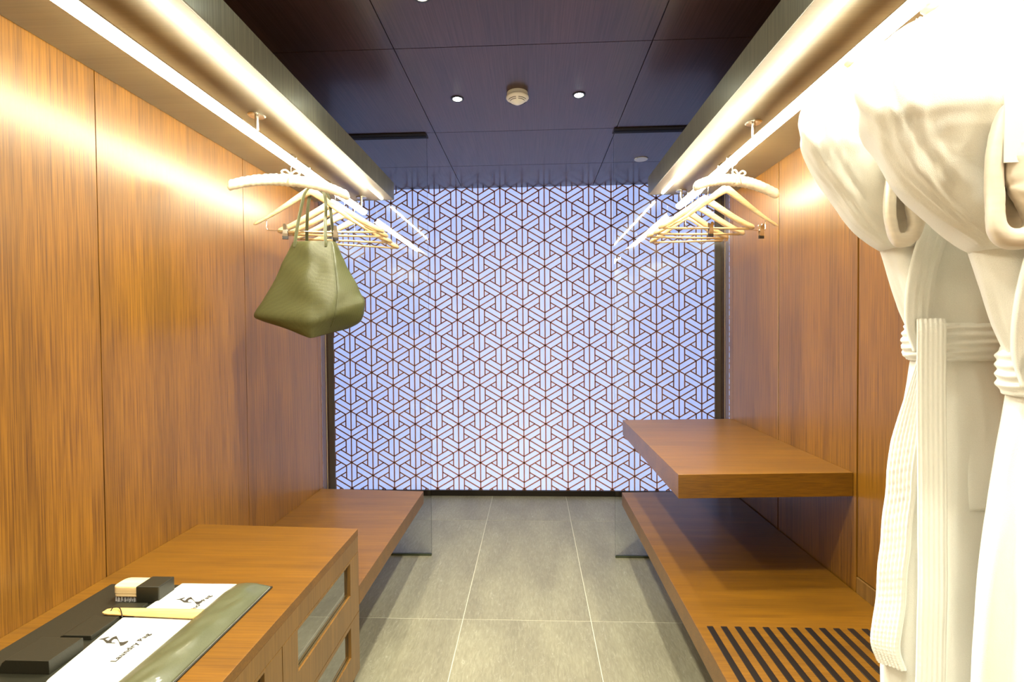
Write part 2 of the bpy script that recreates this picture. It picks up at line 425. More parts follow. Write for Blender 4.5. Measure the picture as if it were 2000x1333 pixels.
# ------------------------------------------------------------------ glass screens
def screen(x0, x1, label):
    e = empty('glass_screen', ((x0+x1)/2, 2.91, 0))
    box('glass_pane', glass, x0, x1, 2.904, 2.914, 0.012, ZC-.006, e, bevel=0)
    box('floor_channel', dark_green, x0, x1, 2.900, 2.918, 0.0005, 0.012, e)
    box('ceiling_channel', dark_gap, x0, x1, 2.872, 2.950, ZC-.006, ZC-.0005, e)
    tag(e, label, 'glass screen', 'frameless glass screens at the closet ends')
screen(XL+.001, -.621, 'clear frameless glass screen at the far end of the left closet')
screen(.483, XR-.001, 'clear frameless glass screen at the far end of the right closet')

# ------------------------------------------------------------------ hat shelves with LED strips, rods
def hat_shelf(side, xf, xw, y1, xs_, label):
    lo, hi = min(xf, xw), max(xf, xw)
    e = empty('hat_shelf', ((lo+hi)/2, (YN+y1)/2, 2.132))
    box('shelf_board', shelf_wood, lo, hi, YN+.01, y1-.004, 2.132, 2.226, e)
    f = (xf-.002, xf+.004) if side < 0 else (xf-.004, xf+.002)
    box('fascia', fascia_wood, min(f)+(-.0 if side > 0 else .002), max(f)+(0.002 if side < 0 else -.002), YN+.01, y1, 2.131, 2.232, e)
    box('end_cap', fascia_wood, lo, hi, y1-.0035, y1+.001, 2.131, 2.232, e, bevel=0)
    mb = MB(); prof = [(-.0085, 0), (-.007, -.004), (-.003, -.0065), (.003, -.0065), (.007, -.004), (.0085, 0)]
    ya, yb = -.7, y1-.035; n = len(prof)
    vs = [(xs_+x, y, 2.1315+z) for y in (ya, yb) for x, z in prof]
    mb.add(vs, [tuple(range(n)), tuple(range(2*n-1, n-1, -1))] + [(i, (i+1) % n, n+(i+1) % n, n+i) for i in range(n)])
    mb.build('led_strip', strip_m, e)
    tag(e, label, 'shelf', 'hat shelves over the clothes rods')
hat_shelf(-1, -.812, XL+.001, 2.848, -.868, 'long taupe hat shelf with glowing light strip on the left wall')
hat_shelf(1, .673, XR-.001, 2.848, .743, 'long taupe hat shelf with glowing light strip on the right wall')
RODL, RODR, RZ, RR = -.975, .835, 2.058, .0185
def rod(x, y1, brackets, label):
    e = empty('clothes_rod', (x, y1/2, RZ))
    def arc(a0, a1, r, ri, n=18):
        mb = MB(); pts = [(x+r*math.cos(math.radians(a0+(a1-a0)*i/n)), RZ+r*math.sin(math.radians(a0+(a1-a0)*i/n))) for i in range(n+1)]
        pts += [(x+ri*math.cos(math.radians(a1+(a0-a1)*i/n)), RZ+ri*math.sin(math.radians(a1+(a0-a1)*i/n))) for i in range(n+1)]
        k = len(pts); vs = [(px, y, pz) for y in (-.6, y1-.004) for px, pz in pts]
        fs = [(i, (i+1) % k, k+(i+1) % k, k+i) for i in range(k)]
        m_ = n+1
        for b in (0, k):
            for i in range(n): fs.append((b+i, b+i+1, b+k-2-i, b+k-1-i))
        return mb.add(vs, fs)
    arc(-195, 15, RR, RR-.004).build('light_tube', rod_m, e)
    arc(15.5, 164.5, RR, RR-.004).build('rod_profile', steel, e)
    mb = MB(); mb.tube([(x, y1-.004, RZ), (x, y1+.004, RZ)], RR+.0012, 24); mb.build('end_cap', steel, e)
    for y in brackets:
        m = MB(); m.lathe([(.030, 0), (.030, -.003), (.026, -.006), (.0075, -.007), (.0065, -.06)], (x, y, 2.132), 28)
        m.build('bracket', steel, e)
    tag(e, label, 'clothes rod', 'glowing clothes rods')
rod(RODL, 2.815, (.35, 1.712, 2.775), 'glowing white clothes rod hung under the left hat shelf')
rod(RODR, 2.815, (.35, 1.885, 2.775), 'glowing white clothes rod hung under the right hat shelf')

# ------------------------------------------------------------------ ceiling fittings
def downlight(x, y, label, k=1.0):
    e = empty('downlight', (x, y, ZC))
    MB().lathe([(.033, 0), (.033, -.003), (.024, -.004), (.022, -.001)], (x, y, ZC), 28).build('bezel', black_metal, e)
    MB().lathe([(.021, -.0012), (.0205, -.0035), (.012, -.006), (.002, -.0065)], (x, y, ZC), 24).build('lens', spot_m, e, smooth=True)
    ld = bpy.data.lights.new('downlight_beam', 'SPOT'); ld.energy = SPOT_W*k; ld.color = (1.0, .97, .78)
    ld.spot_size = math.radians(112); ld.spot_blend = .7; ld.shadow_soft_size = .05
    lo = bpy.data.objects.new('beam', ld); C.objects.link(lo); lo.parent = e; lo.location = (0, 0, -.02)
    tag(e, label, 'ceiling light', 'small recessed ceiling spotlights')
downlight(-.370, 2.470, 'small bright ceiling spotlight left of the smoke detector', .4)
downlight(.240, 2.465, 'small bright ceiling spotlight right of the smoke detector', .75)
downlight(-.379, 1.715, 'small bright ceiling spotlight at the top edge of the photo, left one', 2.5)
downlight(.238, 1.735, 'small bright ceiling spotlight at the top edge of the photo, right one', 1.1)
downlight(-.372, .985, 'small recessed ceiling spotlight over the organiser mat, added out of view')  # from here on: unseen lamps added along the row to light robes and cabinet
downlight(.238, .985, 'small recessed ceiling spotlight beside the bathrobes, added out of view', 2.0)
downlight(-.372, .20, 'small recessed ceiling spotlight above the camera, added out of view, left one')
downlight(.238, .20, 'small recessed ceiling spotlight above the camera, added out of view, right one')
def smoke():
    x, y = -.066, 2.432
    e = empty('smoke_detector', (x, y, ZC))
    MB().lathe([(.052, 0), (.052, -.014), (.049, -.015)], (x, y, ZC), 40).build('base', white_plastic, e, smooth=False)
    MB().lathe([(.052, -.015), (.0555, -.018), (.0565, -.024), (.052, -.030), (.034, -.042), (.014, -.0535), (.006, -.0555), (.001, -.056)], (x, y, ZC), 48).build('cover', white_plastic, e, smooth=True)
    for r, z in ((.0445, -.0362), (.0370, -.0412)):
        for a0, a1 in ((200, 262), (278, 340), (20, 82), (98, 160)):
            pts = [(x+r*math.cos(math.radians(a0+(a1-a0)*i/10)), y+r*math.sin(math.radians(a0+(a1-a0)*i/10)), ZC+z) for i in range(11)]
            MB().tube(pts, .0012, 6).build('vent_slot', dark_gap, e)
    tag(e, 'round cream smoke detector on the dark ceiling', 'smoke detector')
smoke()
m = MB().lathe([(.047, 0), (.047, -.003), (.044, -.005), (.001, -.0055)], (.753, 3.408, ZC), 36)
tag(m.build('ceiling_disc', white_plastic), 'flat white round cover on the ceiling behind the right glass', 'ceiling cover')

# ------------------------------------------------------------------ benches and shelves
tag(MB().prism([(XL+.001, 1.773), (-.653, 1.773), (-.653, 2.85), (XL+.001, 2.885)], .338, .411).build('bench', top_wood, bevel=.0015),
    'low floating brown wooden bench beyond the left cabinet', 'bench')
br = empty('bench', (.83, 1.2, .336))
MB().prism([(.513, -.4), (XR-.005, -.4), (XR-.005, 2.885), (.513, 2.85)], .336, .410).build('bench_top', top_wood, br, bevel=.0015)
for k in range(14):
    x = .545 + .0434*k
    if x+.02 > XR: break
    MB().box(x, x+.0195, .55, 1.556, .4095, .4125).build('rubber_strip', rubber, br, bevel=.0012)
tag(br, 'long floating brown wooden bench with black rubber strips under the bathrobes', 'bench')
tag(MB().prism([(.519, 1.765), (XR-.001, 1.800), (XR-.001, 2.885), (.519, 2.85)], .747, .834).build('wall_shelf', top_wood, bevel=.0015),
    'thick brown wooden shelf floating above the right bench', 'shelf')
# cabinet
def cabinet():
    x0, x1 = XL+.001, -.653
    e = empty('cabinet', ((x0+x1)/2, .95, 0))
    ya, yb = -.437, 1.771
    MB().prism([(x0, ya), (x1, ya), (x1, yb), (x0, yb+.03)], .600, .626).build('worktop', top_wood, e, bevel=.001)
    box('apron', cab_wood, x1-.03, x1-.0005, ya, yb-.0005, .5425, .5995, e, bevel=.0008)
    MB().box(x0, x1-.022, ya, ya+.02, .05, .5995).box(x0, x1-.022, yb-.02, yb-.001, .05, .5995).box(x0, x1-.022, ya, yb-.001, .05, .07).box(x0, x0+.01, ya, yb-.001, .05, .5995).build('carcass', cab_wood, e)
    for k in range(4):
        y1 = yb - .552*k - (.0005 if k == 0 else .001); y0 = y1 - .549
        for (z0, z1, oz0, oz1) in ((.321, .5415, .418, .534), (.10, .318, .195, .304)):
            oy0, oy1 = y0+.081, y1-.082
            mb = MB(); X0, X1 = x1-.022, x1
            mb.box(X0, X1, y0, y1, z0, oz0).box(X0, X1, y0, y1, oz1, z1).box(X0, X1, y0, oy0, oz0, oz1).box(X0, X1, oy1, y1, oz0, oz1)
            d = mb.build('drawer_front', cab_wood, e, bevel=0)
            MB().box(x1-.016, x1-.011, oy0, oy1, oz0, oz1-.012).build('glass_inset', tint, d)
            MB().box(x1-.010, x1-.004, oy0, oy1, oz0, oz0+.004).build('brass_bead', brass, d)
    MB().box(x0+.02, x1-.05, ya+.03, yb-.03, 0.0, .05).build('plinth', dark_gap, e)
    tag(e, 'long brown wooden drawer cabinet with tinted glass insets along the left wall', 'cabinet')
cabinet()
T = .626

# ------------------------------------------------------------------ leather organiser, bags, brush, shoehorn
def organiser():
    e = empty('organiser_mat', (-.987, 1.12, T))
    box('base_sheet', leather, -1.227, -.748, .84, 1.352, T, T+.0045, e, bevel=.0015)
    # puffed pocket along the aisle side
    nx, ny = 26, 80; vs = []
    for j in range(ny+1):
        v = j/ny; y = .846 + (1.346-.846)*v
        for i in range(nx+1):
            u = i/nx; x = -.852 + (-.853+.0 - -.852 + .0)*0 + (.100)*u
            hgt = .0105*(1-u)**.7 + .013*math.sin(PI*min(1, u*1.02))**.8
            hgt += .0045*math.sin(PI*u)*nz3(x*22+y*9, y*7, 1.3) + .005*math.sin(PI*u)*nz3(x*30, y*16-x*20, 5.1)
            ends = min(1, (1-v)*9, v*9+.3)
            vs.append((x, y, T+.0055 + hgt*(.45+.55*ends)))
    n1 = nx+1
    fs = [(j*n1+i, j*n1+i+1, (j+1)*n1+i+1, (j+1)*n1+i) for j in range(ny) for i in range(nx)]
    MB().add(vs, fs).build('pocket', pocket_l, e, smooth=True, solid=.0016)
    # stitched hem lines
    mb = MB()
    for k in range(150):
        y = .85+k*.0033; mb.box(-.7525, -.7517, y, y+.0022, T+.0044, T+.0052)
    o = mb.build('stitching', white_plastic, e); tag(o, kind='stuff')
    def holder(x0, x1, y0, y1, h, skew=0.0, name='loop_holder'):
        """flat leather loop: rises from the mat on the wall side and ends in an upright aisle face"""
        vs = []; nn = 14
        for y, s in ((y0, 0), (y1, skew)):
            for i in range(nn+1):
                u = i/nn; x = x0+(x1-x0)*u+s
                z = h*min(1, .25+.75*u/.10)
                vs.append((x, y, T+.0048+z))
            vs.append((x1+s+.001, y, T+.0048)); vs.append((x0+s, y, T+.0040))
        n2 = nn+3
        fs = [tuple(range(n2)), tuple(range(2*n2-1, n2-1, -1))] + [(i, (i+1) % n2, n2+(i+1) % n2, n2+i) for i in range(n2)]
        return MB().add(vs, fs).build(name, leather, e, bevel=.001)
    holder(-1.147, -1.034, .982, 1.062, .029)
    holder(-1.130, -1.050, 1.098, 1.178, .010)
    holder(-1.118, -1.028, 1.205, 1.243, .008)
    tag(e, 'black leather organiser mat with a long pocket on the left cabinet', 'organiser')
organiser()
def cloth_bag(name, outline, h, label, loc, text, tx, logo_off, cat):
    """folded cotton bag lying flat; outline: (x0,x1,y0,y1, skew)"""
    e = empty(name, loc)
    x0, x1, y0, y1, s0, s1 = outline
    nx, ny = 40, 50; vs = []
    base = T+.0050
    top = base + h
    for side in (1, 0):
        for j in range(ny+1):
            v = j/ny; y = y0+(y1-y0)*v
            for i in range(nx+1):
                u = i/nx
                xl = x0 + s0*(1-v) + s1*v
                x = xl + (x1-xl)*u
                yy = y + .004*nz3(x*14, v*2, 3) * (1 if v in (0, 1) else .3)
                d = min(u*(x1-x0), (1-u)*(x1-x0), v*(y1-y0), (1-v)*(y1-y0))
                k = min(1, d/.014); prof = math.sqrt(max(0, 1-(1-k)**2))
                vs.append((x, yy, base + (h*prof if side else 0)))
    n1 = nx+1; N = n1*(ny+1); fs = []
    for j in range(ny):
        for i in range(nx):
            a = (j*n1+i, j*n1+i+1, (j+1)*n1+i+1, (j+1)*n1+i)
            fs.append(a); fs.append(tuple(N+q for q in reversed(a)))
    bm_ = MB().add(vs, fs).build('cloth', cotton, e, smooth=True)
    # wording, running away from the camera along the aisle side
    cu = bpy.data.curves.new('wording', 'FONT'); cu.body = text; cu.size = tx[3]; cu.space_character = tx[4]; cu.extrude = .00012; cu.offset = .0007
    to = bpy.data.objects.new('tmp', cu); C.objects.link(to)
    bpy.context.view_layer.update()
    me = bpy.data.meshes.new_from_object(to.evaluated_get(bpy.context.evaluated_depsgraph_get()))
    bpy.data.objects.remove(to)
    R = Matrix.Rotation(math.radians(tx[2]), 4, 'Z'); me.transform(Matrix.Translation((tx[0], tx[1], top+.0003)) @ R)
    me.materials.clear()
    link('wording', me, ink, e)
    P1 = LOGO1; P2 = LOGO2
    mb = MB()
    for tri_poly in (P1, P2):
        q = [(x+logo_off[0], y+logo_off[1]) for x, y in tri_poly]
        n = len(q)
        mb.add([(x, y, top+.0001) for x, y in q]+[(x, y, top+.0005) for x, y in q],
               [tuple(range(n-1, -1, -1)), tuple(range(n, 2*n))]+[(i, (i+1) % n, n+(i+1) % n, n+i) for i in range(n)])
    mb.build('emblem', ink, e)
    tag(e, label, cat)
LOGO1 = [(-1.023, 1.088), (-1.015, 1.091), (-1.007, 1.098), (-1.001, 1.095), (-1.004, 1.095), (-1.006, 1.088), (-0.994, 1.083), (-0.995, 1.093), (-0.994, 1.097), (-0.99, 1.101), (-0.985, 1.097), (-0.963, 1.079), (-0.966, 1.08), (-0.978, 1.089), (-0.984, 1.09), (-0.986, 1.088), (-0.985, 1.082), (-0.98, 1.077), (-0.971, 1.076), (-0.969, 1.074), (-0.99, 1.074), (-1.009, 1.086)]
LOGO2 = [(-0.965, 1.079), (-0.955, 1.079), (-0.948, 1.084), (-0.944, 1.082), (-0.943, 1.075), (-0.944, 1.068), (-0.949, 1.065)]
cloth_bag('laundry_bag', (-1.036, -.838, .955, 1.184, .020, -.012), .0085, 'folded white cotton laundry bag with black lettering nearest the camera', (-.95, 1.07, T), 'Laundry Bag', (-.914, 1.012, 90, .0185, 1.08), (0, 0), 'bag')
cloth_bag('shoe_bag', (-1.020, -.838, 1.187, 1.352, -.003, .004), .0080, 'folded white cotton shoe bag with black lettering at the far end of the mat', (-.93, 1.26, T), 'Shoe Bag', (-.880, 1.208, 90, .0185, 1.08), (.058, .172), 'bag')
def shoehorn():
    e = empty('shoehorn', (-.985, 1.19, T+.0135))
    vs = []; n = 24
    P0, P1 = Vector((-1.105, 1.196)), Vector((-.850, 1.186)); d = (P1-P0).normalized(); pn = Vector((-d.y, d.x))
    vs = []; rows = 9
    for side in (1, 0):
        for i in range(n+1):
            t = i/n; p = P0 + (P1-P0)*t
            hw = .0135 + .006*t
            if t < .06: hw *= .55+.45*t/.06
            for k in range(rows):
                s = k/(rows-1)*2-1
                q = p + pn*s*hw
                z = T+.0150 + .003*(abs(s)**2)*t + (.0028 if side else 0)
                vs.append((q.x, q.y, z))
    N = (n+1)*rows; fs = []
    for i in range(n):
        for k in range(rows-1):
            a = (i*rows+k, i*rows+k+1, (i+1)*rows+k+1, (i+1)*rows+k)
            fs.append(a); fs.append(tuple(N+x for x in reversed(a)))
        for k in (0, rows-1): fs.append((i*rows+k, (i+1)*rows+k, N+(i+1)*rows+k, N+i*rows+k))
    for i in (0, n):
        for k in range(rows-1): fs.append((i*rows+k, i*rows+k+1, N+i*rows+k+1, N+i*rows+k))
    MB().add(vs, fs).build('blade', horn_wood, e, smooth=False)
    z = T+.0205
    pts = bez([(-1.088, 1.194, z-.004), (-1.086, 1.200, z+.003), (-1.070, 1.200, z+.003), (-1.052, 1.186, z), (-1.036, 1.170, z-.003)], 24)
    MB().tube(pts, .0013, 8).build('leather_cord', rubber, e, smooth=True)
    tag(e, 'pale wooden shoehorn with dark cord between the two white bags', 'shoehorn')
shoehorn()
def brush():
    e = empty('shoe_brush', (-1.07, 1.29, T))
    x0, x1, y0, y1 = -1.140, -1.006, 1.254, 1.310
    z0, z1 = T+.0255, T+.0485
    n = 10; pts = [(x1-.004, y0+.002), (x1-.004, y1-.002)]
    out = [(-1.04, y0+.002), (-1.04, y1-.002)]
    poly = [(-1.03, y0+.002)] + [(-1.03, y1-.002)] + [(x0+.016-.016*math.sin(a), (y0+y1)/2+(y1-y0-.004)/2*math.copysign(abs(math.cos(a))**.55, math.cos(a))) for a in [PI*i/14 for i in range(15)]]
    MB().prism(poly, z0, z1).build('handle', beech, e, bevel=.004)
    MB().prism([(x*.97-.0325, y) for x, y in poly], z0-.005, z0+.0005).build('bristle_plate', beech, e, bevel=.001)
    MB().box(-1.07, x1, y0-.001, y1+.001, T+.0050, z1+.0015).build('leather_sleeve', leather, e, bevel=.0025)
    mb = MB(); rnd = random.Random(3)
    for i in range(8):
        for j in range(6):
            bx, by = x0+.008+i*.0085, y0+.007+j*.0085
            for q in range(7):
                dx, dy = rnd.uniform(-.003, .003), rnd.uniform(-.003, .003)
                mb.tube([(bx+dx*.3, by+dy*.3, z0-.004), (bx+dx+rnd.uniform(-.001,.001), by+dy, T+.0052)], .00055, 4)
    o = mb.build('bristles', bristle_m, e); tag(o, kind='stuff')
    tag(e, 'wooden shoe brush with grey bristles in a black leather sleeve', 'brush')
brush()

# ------------------------------------------------------------------ hangers
def hook(c, neck_z, ang, r=.0022):
    """wire hook round the rod at c=(x,y); axis of the rod is y"""
    x, y = c; R = RR+.005
    pts = [(x, y, neck_z), (x, y, RZ-RR-.016)]
    dirx = 1
    for i in range(17):
        a = math.radians(-80 + 250*i/16)
        pts.append((x+dirx*R*math.cos(a)*1.0, y, RZ+R*math.sin(a)))
    return MB().tube(pts, r, 8)
def arm_sweep(half, zc_, ze, hc, he, dc, de, power, xf, n=26, knob=False):
    """both shoulders of a wooden hanger as one swept body"""
    mb = MB(); vs = []; sec = 12; N = 2*n+1
    for i in range(N):
        s = (i-n)/n; a = abs(s)
        x = s*half; z = ze + (zc_-ze)*(1-a**power[0])**power[1]
        hh = hc+(he-hc)*min(1, a*1.15); dd = dc+(de-dc)*a**1.5
        if a > .93: 
            k = math.sqrt(max(.05, 1-((a-.93)/.07)**2)); hh *= k; dd *= k
        y = -.018*a*a
        for k in range(sec):
            q = 2*PI*k/sec; cc, ss = math.cos(q), math.sin(q)
            vs.append(xf(x, y + dd/2*math.copysign(abs(cc)**.7, cc), z + hh/2*math.copysign(abs(ss)**.7, ss)))
    fs = [(i*sec+k, i*sec+(k+1) % sec, (i+1)*sec+(k+1) % sec, (i+1)*sec+k) for i in range(N-1) for k in range(sec)]
    fs += [tuple(range(sec-1, -1, -1)), tuple((N-1)*sec+k for k in range(sec))]
    return mb.add(vs, fs)
def mkxf(cx_, cy_, rot):
    c, s = math.cos(math.radians(rot)), math.sin(math.radians(rot))
    return lambda x, y, z: (cx_ + x*c - y*s, cy_ + x*s + y*c, z)
def padded_hanger(rx, cxy, rot, half, label, group):
    e = empty('padded_hanger', (rx, cxy[1], 1.93))
    xf = mkxf(cxy[0], cxy[1], rot); mb = MB(); vs = []; N = 90; sec = 20
    for i in range(N+1):
        s = i/N*2-1; a = abs(s)
        z = 1.974 - .050*a**2.2; y = -.02*a*a
        r = .0215 - .003*a
        if a > .94: r *= math.sqrt(max(.02, 1-((a-.94)/.06)**2))
        for k in range(sec):
            q = 2*PI*k/sec
            rr = r*(1+.07*nz3(s*16, math.cos(q), math.sin(q)) + .05*math.sin(s*70+math.sin(q*2)))
            vs.append(xf(s*half, y+rr*math.cos(q), z+rr*1.1*math.sin(q)))
    fs = [(i*sec+k, i*sec+(k+1) % sec, (i+1)*sec+(k+1) % sec, (i+1)*sec+k) for i in range(N) for k in range(sec)]
    mb.add(vs, fs).build('padding', pad_satin, e, smooth=True)
    hook((rx, cxy[1]), 1.985, 0).build('hook', chrome, e, smooth=True)
    bx, by, _ = xf(.0, -.022, 0)
    m2 = MB()
    for sx in (-1, 1):
        pts = bez([xf(0, -.024, 1.992), xf(.018*sx, -.028, 2.006), xf(.034*sx, -.028, 1.998), xf(.02*sx, -.026, 1.988), xf(0, -.024, 1.990)], 16)
        m2.tube(pts, .0035, 8)
        m2.tube(bez([xf(0, -.024, 1.992), xf(.012*sx, -.027, 1.975), xf(.02*sx, -.026, 1.955)], 8), .003, 6)
    m2.build('bow', pad_satin, e, smooth=True)
    tag(e, label, 'hanger', group)
def suit_hanger(rx, cxy, rot, half, label, group, zoff=0.0):
    e = empty('suit_hanger', (rx, cxy[1], 1.82))
    xf = mkxf(cxy[0], cxy[1], rot)
    arm_sweep(half, 1.972, 1.835+zoff, .040, .026, .014, .042, (1.15, 1.25), xf).build('shoulders', pale_wood, e, smooth=True)
    hook((rx, cxy[1]), 1.985, 0).build('hook', chrome, e, smooth=True)
    MB().tube([xf(-half+.025, -.014, 1.832+zoff), xf(half-.025, -.014, 1.832+zoff)], .0052, 12).build('trouser_bar', pale_wood, e, smooth=True)
    tag(e, label, 'hanger', group)
def clip_hanger(rx, cxy, rot, half, clips, label, group):
    e = empty('clip_hanger', (rx, cxy[1], 1.8))
    xf = mkxf(cxy[0], cxy[1], rot)
    arm_sweep(half, 1.968, 1.812, .042, .014, .013, .012, (1.12, 1.15), xf).build('shoulders', pale_wood, e, smooth=True)
    hook((rx, cxy[1]), 1.985, 0).build('hook', chrome, e, smooth=True)
    b = half*.80; zb = 1.792
    pts = bez([xf(-b+.02, 0, 1.852), xf(-b, 0, 1.845), xf(-b, 0, zb+.012), xf(-b+.012, 0, zb), xf(0, 0, zb), xf(b-.012, 0, zb), xf(b, 0, zb+.012), xf(b, 0, 1.845), xf(b-.02, 0, 1.852)], 60)
    pts = [xf(-b, 0, 1.84), xf(-b, 0, zb+.01), xf(-b+.004, 0, zb+.003), xf(-b+.012, 0, zb), xf(b-.012, 0, zb), xf(b-.004, 0, zb+.003), xf(b, 0, zb+.01), xf(b, 0, 1.84)]
    MB().tube(pts, .0018, 8).build('wire_bar', chrome, e, smooth=True)
    for cxp in clips:
        mb = MB()
        for sy in (-1, 1):
            pv = []
            for (hw, yy, zz) in ((.0105, .0015, -.032), (.0105, .0045, -.012), (.008, .0055, .004), (.0065, .0105, .022), (.004, .012, .027)):
                pv += [xf(cxp-hw, sy*yy, zb+zz), xf(cxp+hw, sy*yy, zb+zz), xf(cxp+hw, sy*(yy+.0012), zb+zz), xf(cxp-hw, sy*(yy+.0012), zb+zz)]
            fs = [(i*4+k, i*4+(k+1) % 4, (i+1)*4+(k+1) % 4, (i+1)*4+k) for i in range(4) for k in range(4)] + [(0, 1, 2, 3), (16, 17, 18, 19)]
            mb.add(pv, fs)
        mb.tube([xf(cxp-.009, 0, zb+.003), xf(cxp+.009, 0, zb+.003)], .0045, 10)
        cl = mb.build('clip', chrome, e)
        m2 = MB(); q = [xf(cxp-.012, -.004, 0), xf(cxp+.012, -.004, 0), xf(cxp+.012, .004, 0), xf(cxp-.012, .004, 0)]
        m2.prism([(p[0], p[1]) for p in q], zb-.036, zb-.022).build('jaw_pad', rubber, cl, bevel=.001)
    tag(e, label, 'hanger', group)
gl, gr = 'hangers on the left rod', 'hangers on the right rod'
padded_hanger(RODL, (-.975, 1.955), 24, .225, 'cream satin padded hanger, front one on the left rod', gl)
clip_hanger(RODL, (-.950, 2.075), 13, .225, (-.105, .100), 'pale wooden clip hanger that carries the olive bag', gl)
suit_hanger(RODL, (-.950, 2.300), 4, .250, 'pale wooden suit hanger just behind the olive bag on the left rod', gl)
suit_hanger(RODL, (-.958, 2.400), 12, .240, 'pale wooden suit hanger, second behind the olive bag', gl, .003)
suit_hanger(RODL, (-.975, 2.520), 19, .240, 'pale wooden suit hanger, third behind the olive bag', gl)
suit_hanger(RODL, (-.970, 2.660), 28, .235, 'pale wooden suit hanger, farthest on the left rod', gl)
padded_hanger(RODR, (.842, 2.080), 20, .212, 'cream satin padded hanger, front one on the right rod', gr)
clip_hanger(RODR, (.847, 2.175), 14, .245, (-.075, .175), 'pale wooden clip hanger behind the padded one on the right rod', gr)
suit_hanger(RODR, (.820, 2.360), 6, .232, 'pale wooden suit hanger with bar, nearest of those on the right rod', gr)
suit_hanger(RODR, (.833, 2.500), 5, .232, 'pale wooden suit hanger with bar, second on the right rod', gr)
suit_hanger(RODR, (.805, 2.590), 11, .225, 'pale wooden suit hanger with bar, third on the right rod', gr)
suit_hanger(RODR, (.845, 2.700), -3, .205, 'pale wooden suit hanger with bar, farthest on the right rod', gr)

